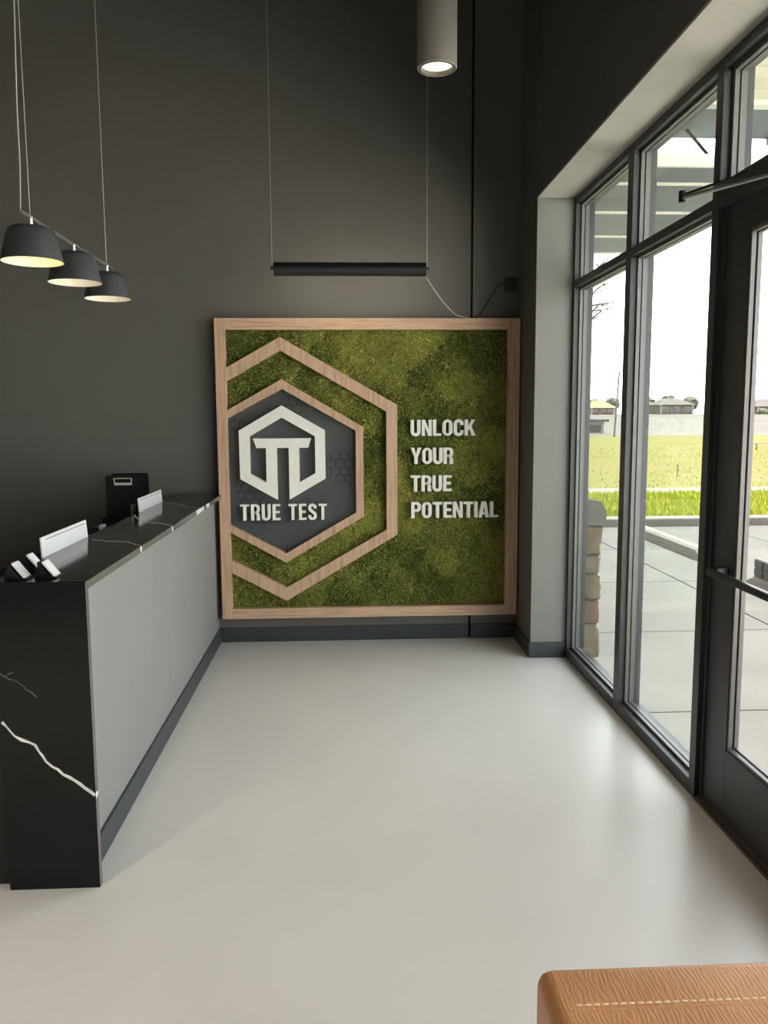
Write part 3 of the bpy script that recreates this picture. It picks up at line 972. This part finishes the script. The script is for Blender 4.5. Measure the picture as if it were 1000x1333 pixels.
def smooth_path(P, n=8):
    P = [Vector(p) for p in P]
    out = []
    for i in range(len(P)-1):
        p0, p1, p2, p3 = P[max(i-1, 0)], P[i], P[i+1], P[min(i+2, len(P)-1)]
        for k in range(n):
            t_ = k/n
            out.append(.5*((2*p1)+(p2-p0)*t_+(2*p0-5*p1+4*p2-p3)*t_*t_+(3*p1-p0-3*p2+p3)*t_**3))
    out.append(P[-1])
    return out
MB().tube(smooth_path([(.500, 5.1, 2.455), (.56, 5.17, 2.385), (.64, 5.27, 2.31), (.72, 5.38, 2.258), (.78, 5.50, 2.254), (.86, 5.60, 2.2535)]), .0030, 8).build('power_cord', 'cord_grey', lb, True)
MB().tube(smooth_path([(.86, 5.60, 2.2535), (.905, 5.61, 2.262), (.96, 5.615, 2.32), (1.01, 5.62, 2.41), (1.06, 5.628, 2.478), (1.095, 5.630, 2.49), (1.125, 5.632, 2.486)]), .0034, 8).build('power_cord', 'cord_black', lb, True)
ot = thing('power_outlet', (1.14, D, 2.49), 'dark wall outlet with plug above the right corner of the sign', 'outlet')
B('cover_plate', 'base_vinyl', 1.096, 1.192, D-.013, D-.0035, 2.435, 2.535, ot, .003)
B('plug', 'cord_black', 1.118, 1.158, D-.040, D-.013, 2.472, 2.505, ot, .006)
for zz in (2.452, 2.515):
    B('socket', 'black_metal', 1.150, 1.180, D-.0165, D-.013, zz-.008, zz+.008, ot, .002)

# ------------------------------------------------------------------ leather armchair in the foreground
ac = thing('leather_armchair', (.80, .90, 0), 'tan leather armchair with stitched backrest by the window', 'armchair')
def soft_box(name, x0, x1, y0, y1, z0, z1, bev, parent, mtl='leather_tan', seg=5):
    return B(name, mtl, x0, x1, y0, y1, z0, z1, parent, bev, seg)
TZ = .65
bk = soft_box('backrest', .318, 1.290, 1.045, 1.288, .12, TZ, .028, ac)
soft_box('arm', .318, .470, .42, 1.050, .12, .54, .03, ac)
soft_box('arm', 1.140, 1.290, .42, 1.050, .12, .54, .03, ac)
soft_box('seat_cushion', .472, 1.138, .40, 1.045, .26, .43, .04, ac)
soft_box('seat_base', .330, 1.280, .43, 1.27, .10, .27, .015, ac)
for fx in (.37, 1.24):
    for fy in (.48, 1.22):
        MB().lathe([(.0001, .11), (.022, .11), (.015, 0), (.0001, 0)], (fx, fy, 0), 16).build('foot', 'black_metal', ac, True)
# topstitching along the back's upper seam, seam cord and thread
YS = 1.185
MB().tube([(.352, YS-.010, TZ-.0006), (1.255, YS-.010, TZ-.0006)], .0016, 6).build('seam_cord', 'leather_tan', bk)
mb = MB()
x = .362
while x < 1.245:
    mb.tube([(x, YS, TZ-.0002), (x+.005, YS, TZ+.0008), (x+.010, YS, TZ-.0002)], .0016, 5)
    x += .0145
mb.build('stitching', 'stitch_thread', bk)['kind'] = 'stuff'

# ------------------------------------------------------------------ outdoors
GZ = -.10
gp = S('ground_base', 'joint_dark', XE+.01, 16, -8, 12.2, -.4, GZ-.012)
S('parking_lot', 'concrete_bounce', 16, 120, -90, 12.2, -.4, GZ, label='unseen concrete parking lot, made pale to bounce light indoors')
S('parking_lane', 'concrete_bounce', XE, 16, -90, -8, -.4, GZ, label='unseen concrete lane along the storefront, made pale to bounce light')
pv = struct('pavement', (XE, 0, GZ), 'pale concrete paving outside the storefront')
xsb = [XG+.125, 3.40, 5.6, 8.2, 11.5, 16]
ysb = [-8, -2, .6, 2.5, 4.38, 6.08, 7.94, 9.9, 11.9]
for i in range(len(xsb)-1):
    for j in range(len(ysb)-1):
        x0_, x1_ = xsb[i]+.008, xsb[i+1]-.008
        if i == 0 and ysb[j+1] > 5.2: x0_ = 1.565
        bounce_slab = ysb[j+1] < 4.4 and xsb[i] > 3  # out-of-view slabs get the paler colour that throws light indoors
        B('paving_slab', 'concrete_bounce' if bounce_slab else 'concrete', x0_, x1_, ysb[j]+.008, ysb[j+1]-.008, GZ-.05, GZ, pv, .004, 1)
S('trim_1', 'concrete_pale', 1.6, 22, 11.92, 12.20, -.4, .03, bev=.03, seg=3, label='concrete kerb at the edge of the parking area')
S('lawn', 'lawn_soil', -10, 40, 12.20, 16.1, -.4, -.02)
S('road', 'road', -30, 80, 16.1, 17.75, -.4, -.06)
fm = MB()
ysf = [17.75, 60, 110, 220, 420]
zsf = [-.08, -.06, .5, 1.45, 1.3]
fm.add([(-120, y, z) for y, z in zip(ysf[:2], zsf[:2])]+[(300, y, z) for y, z in zip(ysf[:2], zsf[:2])]+[(-120, ysf[0], -1), (300, ysf[0], -1), (-120, ysf[1], -1), (300, ysf[1], -1)],
       [(0, 1, 3, 2), (4, 5, 7, 6), (0, 2, 5, 4), (1, 3, 7, 6)])
tag(fm.build('field', 'field_grass'), 'yellow green grass field beyond the road', None, None, 'structure')
fm = MB()
v_ = [(-200, y, z) for y, z in zip(ysf[1:], zsf[1:])]+[(500, y, z) for y, z in zip(ysf[1:], zsf[1:])]
fm.add(v_+[(p[0], p[1], -2) for p in v_], [(0, 1, 5, 4), (1, 2, 6, 5), (2, 3, 7, 6), (8, 9, 13, 12), (9, 10, 14, 13), (10, 11, 15, 14), (0, 4, 12, 8)])
tag(fm.build('building_lot', 'dirt_pale'), 'pale bare building lot beyond the field', None, None, 'structure')
# grass blades
def blades(name, x0, x1, y0, y1, z, n, l0, l1, wdt, ca, cb, label):
    X = rng.uniform(x0, x1, n)
    Y = y0+(y1-y0)*rng.uniform(0, 1, n)
    a = rng.uniform(0, 2*np.pi, n)
    L = rng.uniform(l0, l1, n)
    lean = rng.uniform(.1, .7, n)
    base = np.stack([X, Y, np.full(n, z)], 1)
    sid = np.stack([np.cos(a), np.sin(a), np.zeros(n)], 1)*wdt
    b2 = rng.uniform(0, 2*np.pi, n)
    tip = base+np.stack([np.sin(lean)*np.cos(b2)*L, np.sin(lean)*np.sin(b2)*L, np.cos(lean)*L], 1)
    vv = np.stack([base-sid, base+sid, tip], 1).reshape(-1, 3)
    k = rng.uniform(0, 1, (n, 1))
    cc = np.repeat(np.array(ca)*(1-k)+np.array(cb)*k, 3, 0)
    o = colour_mesh(name, vv, np.arange(n*3).reshape(-1, 3), cc, 'grass_green')
    return tag(o, label, 'grass', None, 'stuff')
blades('lawn_grass', 2.5, 13, 12.22, 16.05, -.02, 30000, .06, .16, .010, (.17, .205, .012), (.33, .33, .028), 'bright green grass strip between kerb and road')
blades('field_tufts', 4, 40, 17.9, 40, -.08, 9000, .03, .08, .014, (.15, .15, .026), (.19, .165, .048), 'tall yellowish grass tufts in the field')
# wheel stops
def wheel_stop(x, y0, y1, label):
    mb = MB()
    prof = [(-.10, 0), (-.085, .11), (-.05, .135), (.05, .135), (.085, .11), (.10, 0)]
    n = len(prof)
    vs_ = []
    for (yy, k) in ((y0, .55), (y0+.10, 1.0), (y1-.10, 1.0), (y1, .55)):
        vs_ += [(x+p[0], yy, GZ+p[1]*k) for p in prof]
    fs = [tuple(range(n)), tuple(range(3*n, 4*n))[::-1]]
    for i in range(3):
        for k in range(n):
            fs.append((i*n+k, i*n+(k+1) % n, (i+1)*n+(k+1) % n, (i+1)*n+k))
    mb.add(vs_, fs)
    o = mb.build('wheel_stop', 'concrete_pale')
    return tag(o, label, 'wheel stop', 'concrete wheel stops')
wheel_stop(4.16, 9.05, 11.2, 'concrete wheel stop on the paving seen through the middle window')
wheel_stop(3.99, 5.45, 7.62, 'concrete wheel stop under the black grid seen through the door')
gr = thing('grid_panel', (3.93, 7.0, GZ+.135), 'small black gridded panel on a wheel stop outside the door', 'panel')
g0 = at_px(982, 727, 0, 3.93)
yA, zT_, zB_ = g0.y, g0.z, GZ+.137
B('panel_back', 'grate_line', 3.945, 3.985, yA-.85, yA, zB_, zT_, gr)
npy, npz = 5, 2
for i in range(npy):
    for j in range(npz):
        ya, yb_ = yA-.85+.85*i/npy+.008, yA-.85+.85*(i+1)/npy-.008
        za, zb_ = zB_+(zT_-zB_)*j/npz+.006, zB_+(zT_-zB_)*(j+1)/npz-.006
        B('grid_cell', 'grate_black', 3.930, 3.947, ya, yb_, za, zb_, gr, .002, 1)
# stone wainscot on the outside of the pier
ws = struct('wall_outside', (XE, 5.4, GZ), 'rubble stone base with pale cap on the outside wall')
B('mortar_core', 'mortar', XE+.004, 1.715, 5.47, 7.4, GZ, .83, ws)
B('upper_wall', 'canopy_cream', XE+.002, XE+.03, 5.44, 7.4, 1.03, 4.9, ws)
def rock(x0, x1, y0, y1, z0, z1, mtl, seed):
    rr_ = random.Random(seed)
    bm = bmesh.new()
    bmesh.ops.create_cube(bm, size=1.0)
    bmesh.ops.bevel(bm, geom=bm.edges[:], offset=.09, segments=2, profile=.5, affect='EDGES')
    bmesh.ops.subdivide_edges(bm, edges=[e_ for e_ in bm.edges if e_.calc_length() > .5], cuts=3, use_grid_fill=True)
    for v3 in bm.verts:
        v3.co = Vector(((x0+x1)/2+v3.co.x*(x1-x0)+rr_.uniform(-.009, .006), (y0+y1)/2+v3.co.y*(y1-y0)+rr_.uniform(-.008, .008), (z0+z1)/2+v3.co.z*(z1-z0)+rr_.uniform(-.004, .004)))
    me = bpy.data.meshes.new('stone')
    bm.to_mesh(me)
    bm.free()
    return mesh_obj('stone', me, mtl, ws, True)
zs_ = [(-.10, .135), (.14, .305), (.31, .50), (.505, .62), (.625, .835)]
ms_ = ['stone_cream', 'stone_rust', 'stone_tan', 'stone_cream', 'stone_tan']
for k, (a, c) in enumerate(zs_):
    rock(1.566, 1.768-(.008 if k % 2 else 0), 5.44, 5.44+.30+.07*(k % 3), a-.004, c+.002, ms_[k], 30+k)
    y = 5.44+.31+.07*(k % 3)
    q = 0
    while y < 7.3:
        ln_ = .24+.1*((k*3+q*2) % 4)
        rock(1.66, 1.768, y, min(y+ln_, 7.4), a, c-.004, ms_[(k+q+1) % 5], 60+k*10+q)
        y += ln_+.012
        q += 1
MB().prism_xz([[(1.566, .838), (1.782, .838), (1.782, .935), (1.742, 1.005), (1.566, 1.03)]], 5.42, 7.42).build('cap_stone', 'cap_stone', ws)
# canopies over the storefront
cf = thing('steel_canopy', (1.8, 4.5, 3.0), 'grey ribbed flat canopy above the far window bays', 'canopy')
B('deck', 'canopy_grey', 1.60, 2.52, 4.50, 7.06, 2.972, 2.992, cf)
for y in (4.95, 5.64, 6.38, 7.03):
    B('rib', 'canopy_light', 1.62, 2.50, y-.012, y+.022, 2.962, 2.972, cf)
B('fascia', 'canopy_light', 1.60, 2.52, 4.47, 4.50, 2.928, 2.992, cf)
B('fascia', 'canopy_grey', 2.52, 2.55, 4.47, 7.06, 2.928, 2.992, cf)
cn = thing('entrance_canopy', (1.8, 3.4, 3.4), 'cream boarded canopy over the entrance door, unseen length added to block sun', 'canopy')
B('deck', 'canopy_grey', 1.60, 2.8, -6.0, 5.47, 3.48, 3.54, cn)
B('edge_beam', 'canopy_grey', 1.60, 2.8, 4.92, 5.47, 3.40, 3.48, cn)
B('trim_strip', 'canopy_light', 1.60, 2.8, 4.84, 4.92, 3.385, 3.48, cn)
y = 4.84
while y > 2.0:
    B('soffit_board', 'canopy_cream', 1.60, 2.8, y-.145, y-.004, 3.41, 3.48, cn)
    y -= .15
B('sun_block_soffit', 'canopy_cream', 1.60, 2.8, -6.0, y, 3.41, 3.48, cn)  # unseen length of the canopy, added to keep direct sun off the floor
B('fascia', 'canopy_grey', 2.8, 2.84, -6.0, 5.47, 3.36, 3.56, cn)
ra, rb = at_px(906, 183, 1, 5.2), at_px(922, 202, 1, 5.05)
MB().tube([ra+(ra-rb)*1.5, rb+(rb-ra)*.3], .010, 8).build('tie_rod', 'pole_wood', cf, True)
# far buildings
def house(px0, px1, py_eave, py_base, py_ridge, Y, mtl, roof, label, doors=1):
    a, b_ = at_px(px0, py_base, 1, Y), at_px(px1, py_base, 1, Y)
    ze, zr = at_px((px0+px1)/2, py_eave, 1, Y).z, at_px((px0+px1)/2, py_ridge, 1, Y).z
    x0_, x1_, zb = a.x, b_.x, min(a.z, b_.z)-.3
    dep = 9.0
    t = thing('house', ((x0_+x1_)/2, Y, zb), label, 'house', 'houses beyond the field')
    B('wall', mtl, x0_, x1_, Y, Y+dep, zb, ze, t)
    o = .5
    rx = min((x1_-x0_)*.3, 3.5)
    MB().add([(x0_-o, Y-o, ze), (x1_+o, Y-o, ze), (x1_+o, Y+dep+o, ze), (x0_-o, Y+dep+o, ze), (x0_+rx, Y+dep/2, zr), (x1_-rx, Y+dep/2, zr)],
             [(0, 3, 2, 1), (0, 1, 5, 4), (2, 3, 4, 5), (1, 2, 5), (3, 0, 4)]).build('roof', roof, t)
    W = x1_-x0_
    hgt = ze-zb
    for k in range(3):
        cx = x0_+W*(.18+.32*k)
        f = B('window', 'house_white', cx-.75, cx+.75, Y-.08, Y, zb+hgt*.38, zb+hgt*.82, t)
        B('window_pane', 'window_dark', cx-.6, cx+.6, Y-.11, Y-.08, zb+hgt*.43, zb+hgt*.77, f)
    B('door', 'window_dark', x0_+W*.33, x0_+W*.33+1.0, Y-.08, Y, zb, zb+hgt*.7, t)
    B('porch_post', 'house_white', x0_+W*.02, x0_+W*.02+.5, Y-.3, Y, zb, ze, t)
    B('porch_post', 'house_white', x1_-W*.02-.5, x1_-W*.02, Y-.3, Y, zb, ze, t)
    return t
house(768, 801, 531, 539, 521, 215, 'brick_red', 'roof_olive', 'far brick house with olive roof behind the utility pole')
house(832, 858, 530, 539, 521, 235, 'brick_red', 'roof_grey', 'far red brick house with grey roof left of the tan house')
house(858, 903, 527, 539, 518, 215, 'house_tan', 'roof_grey', 'far tan house with grey roof seen through the middle window')
house(984, 1030, 529, 541, 519, 205, 'brick_red', 'roof_grey', 'far brick house seen through the entrance door')
def bush(px, py, Y, rx, rz, label, seed):
    c = at_px(px, py, 1, Y)
    zg = 1.3
    t = thing('far_tree', (c.x, Y, zg), label, 'tree', 'trees on the horizon')
    bm = bmesh.new()
    bmesh.ops.create_icosphere(bm, subdivisions=3, radius=1)
    rr_ = random.Random(seed)
    for v3 in bm.verts:
        k = 1+rr_.uniform(-.16, .16)
        v3.co = Vector((c.x+v3.co.x*rx*k, Y+v3.co.y*rx*.6*k, c.z+v3.co.z*rz*k))
    me = bpy.data.meshes.new('crown')
    bm.to_mesh(me)
    bm.free()
    mesh_obj('crown', me, 'far_tree', t)
    MB().tube([(c.x, Y, zg-.2), (c.x+.1, Y, c.z)], .22, 6).build('trunk', 'bark', t)
    return t
for k, (px, py, rx, rz, lb_) in enumerate(((772, 528, 2.6, 2.0, 'low green tree on the horizon at the far left window'), (797, 526, 2.4, 1.9, 'round far tree just right of the olive roofed house'),
                                       (843, 525, 2.6, 1.9, 'far tree behind the red brick house in the middle window'), (870, 523, 2.6, 2.1, 'far tree behind the left end of the tan house'),
                                       (899, 525, 2.4, 2.2, 'far tree behind the right end of the tan house'), (993, 537, 1.6, 1.1, 'low shrub in front of the far house seen through the door'))):
    bush(px, py, 250 if k < 5 else 200, rx, rz, lb_, 90+k)
# low pale building on the lot
p0, p1 = at_px(760, 566, 1, 66), at_px(786, 566, 1, 66)
sh = thing('low_building', (p0.x, 66, 0), 'low pale building with open bay on the bare lot', 'building')
zt_ = at_px(770, 546, 1, 66).z
B('wall', 'house_white', p0.x, p1.x, 66, 70, -.3, zt_-.2, sh)
B('roof', 'roof_grey', p0.x-.3, p1.x+.3, 65.6, 70.4, zt_-.2, zt_, sh)
for k in range(3):
    xx = p0.x+.25+k*(p1.x-p0.x-.5)/3
    B('window', 'far_tree', xx, xx+.42, 65.96, 66, .1, zt_-.45, sh)
# utility pole and power line
po = thing('utility_pole', (18.6, 58, 0), 'leaning wooden utility pole with two crossarms at the field edge', 'utility pole')
q0, q1 = at_px(799.5, 569, 1, 58), at_px(806.5, 484, 1, 58)
MB().tube([q0, q1], .075, 8, .06).build('pole', 'pole_wood', po, True)
for f_, ww in ((.965, .45), (.84, .75)):
    c = q0.lerp(q1, f_)
    MB().box(c.x-ww, c.x+.10, 57.95, 58.05, c.z-.035, c.z+.035).build('crossarm', 'pole_wood', po)
c0, c1 = at_px(740, 454, 1, 62), at_px(1040, 457, 1, 62)
pts = [c0.lerp(c1, k/20)-Vector((0, 0, .25*math.sin(math.pi*k/20))) for k in range(21)]
tag(MB().tube(pts, .032, 5).build('power_line', 'pole_wood'), 'thin power line crossing the white sky', 'cable')
# fence stakes in the field
for k, (px, py0, py1, Y, lb_) in enumerate(((882, 620, 605, 21, 'thin stake in the field seen through the middle window'), (985, 589, 577, 36, 'thin fence stake in the field seen through the door'),
                                           (841, 580, 569, 50, 'thin fence stake at the far field edge by the mullion'))):
    a, b_ = at_px(px, py0, 1, Y), at_px(px, py1, 1, Y)
    a.z = -.1
    o = MB().tube([a, b_], .014 if k == 0 else .03, 6).build('fence_stake', 'pole_wood')
    tag(o, lb_, 'stake', 'stakes in the field')
a, b_ = at_px(960, 577, 1, 36), at_px(1030, 578, 1, 36)
tag(MB().tube([a, b_], .012, 5).build('fence_wire', 'pole_wood'), 'single fence wire at the field edge seen through the door', 'wire')
# young bare tree
tr = thing('young_tree', (8.2, 27, 0), 'thin young tree with sparse leaves seen through the far window', 'tree')
tb = at_px(765, 600, 1, 27)
tt = at_px(772, 335, 1, 27)
trunk = smooth_path([(tb.x-.1, 27, -.1), (tb.x, 27.05, 2.0), at_px(767, 440, 1, 27), at_px(771, 385, 1, 27), tt])
MB().tube(trunk, .05, 7, .012).build('trunk', 'bark', tr, True)
lv = []
for k, (a, b_) in enumerate((((768, 412), (782, 395)), ((770, 398), (801, 393)), ((769, 405), (790, 402)), ((770, 385), (792, 369)), ((771, 372), (784, 362)), ((768, 418), (783, 406)), ((770, 360), (790, 338)), ((771, 350), (760, 330)))):
    pa, pb_ = at_px(*a, 1, 27), at_px(*b_, 1, 27)
    mid = (pa+pb_)/2+Vector((0, random.uniform(-.4, .4), random.uniform(-.05, .12)))
    MB().tube(smooth_path([pa, mid, pb_], 5), .04, 6, .018).build('branch', 'bark', tr, True)
    for j in range(7):
        t_ = random.uniform(.3, 1)
        lv.append(pa.lerp(pb_, t_)+Vector((random.uniform(-.12, .12), random.uniform(-.2, .2), random.uniform(-.07, .07))))
for p in lv:
    d = Vector((random.uniform(-1, 1), random.uniform(-1, 1), random.uniform(-.6, .6))).normalized()*.10
    e = d.orthogonal().normalized()*.042
    g = d.cross(e).normalized()*.004
    MB().add([p-d, p+e, p+d, p-e, p+g*2], [(0, 1, 4), (1, 2, 4), (2, 3, 4), (3, 0, 4), (0, 3, 2, 1)]).build('leaf', 'far_tree', tr)
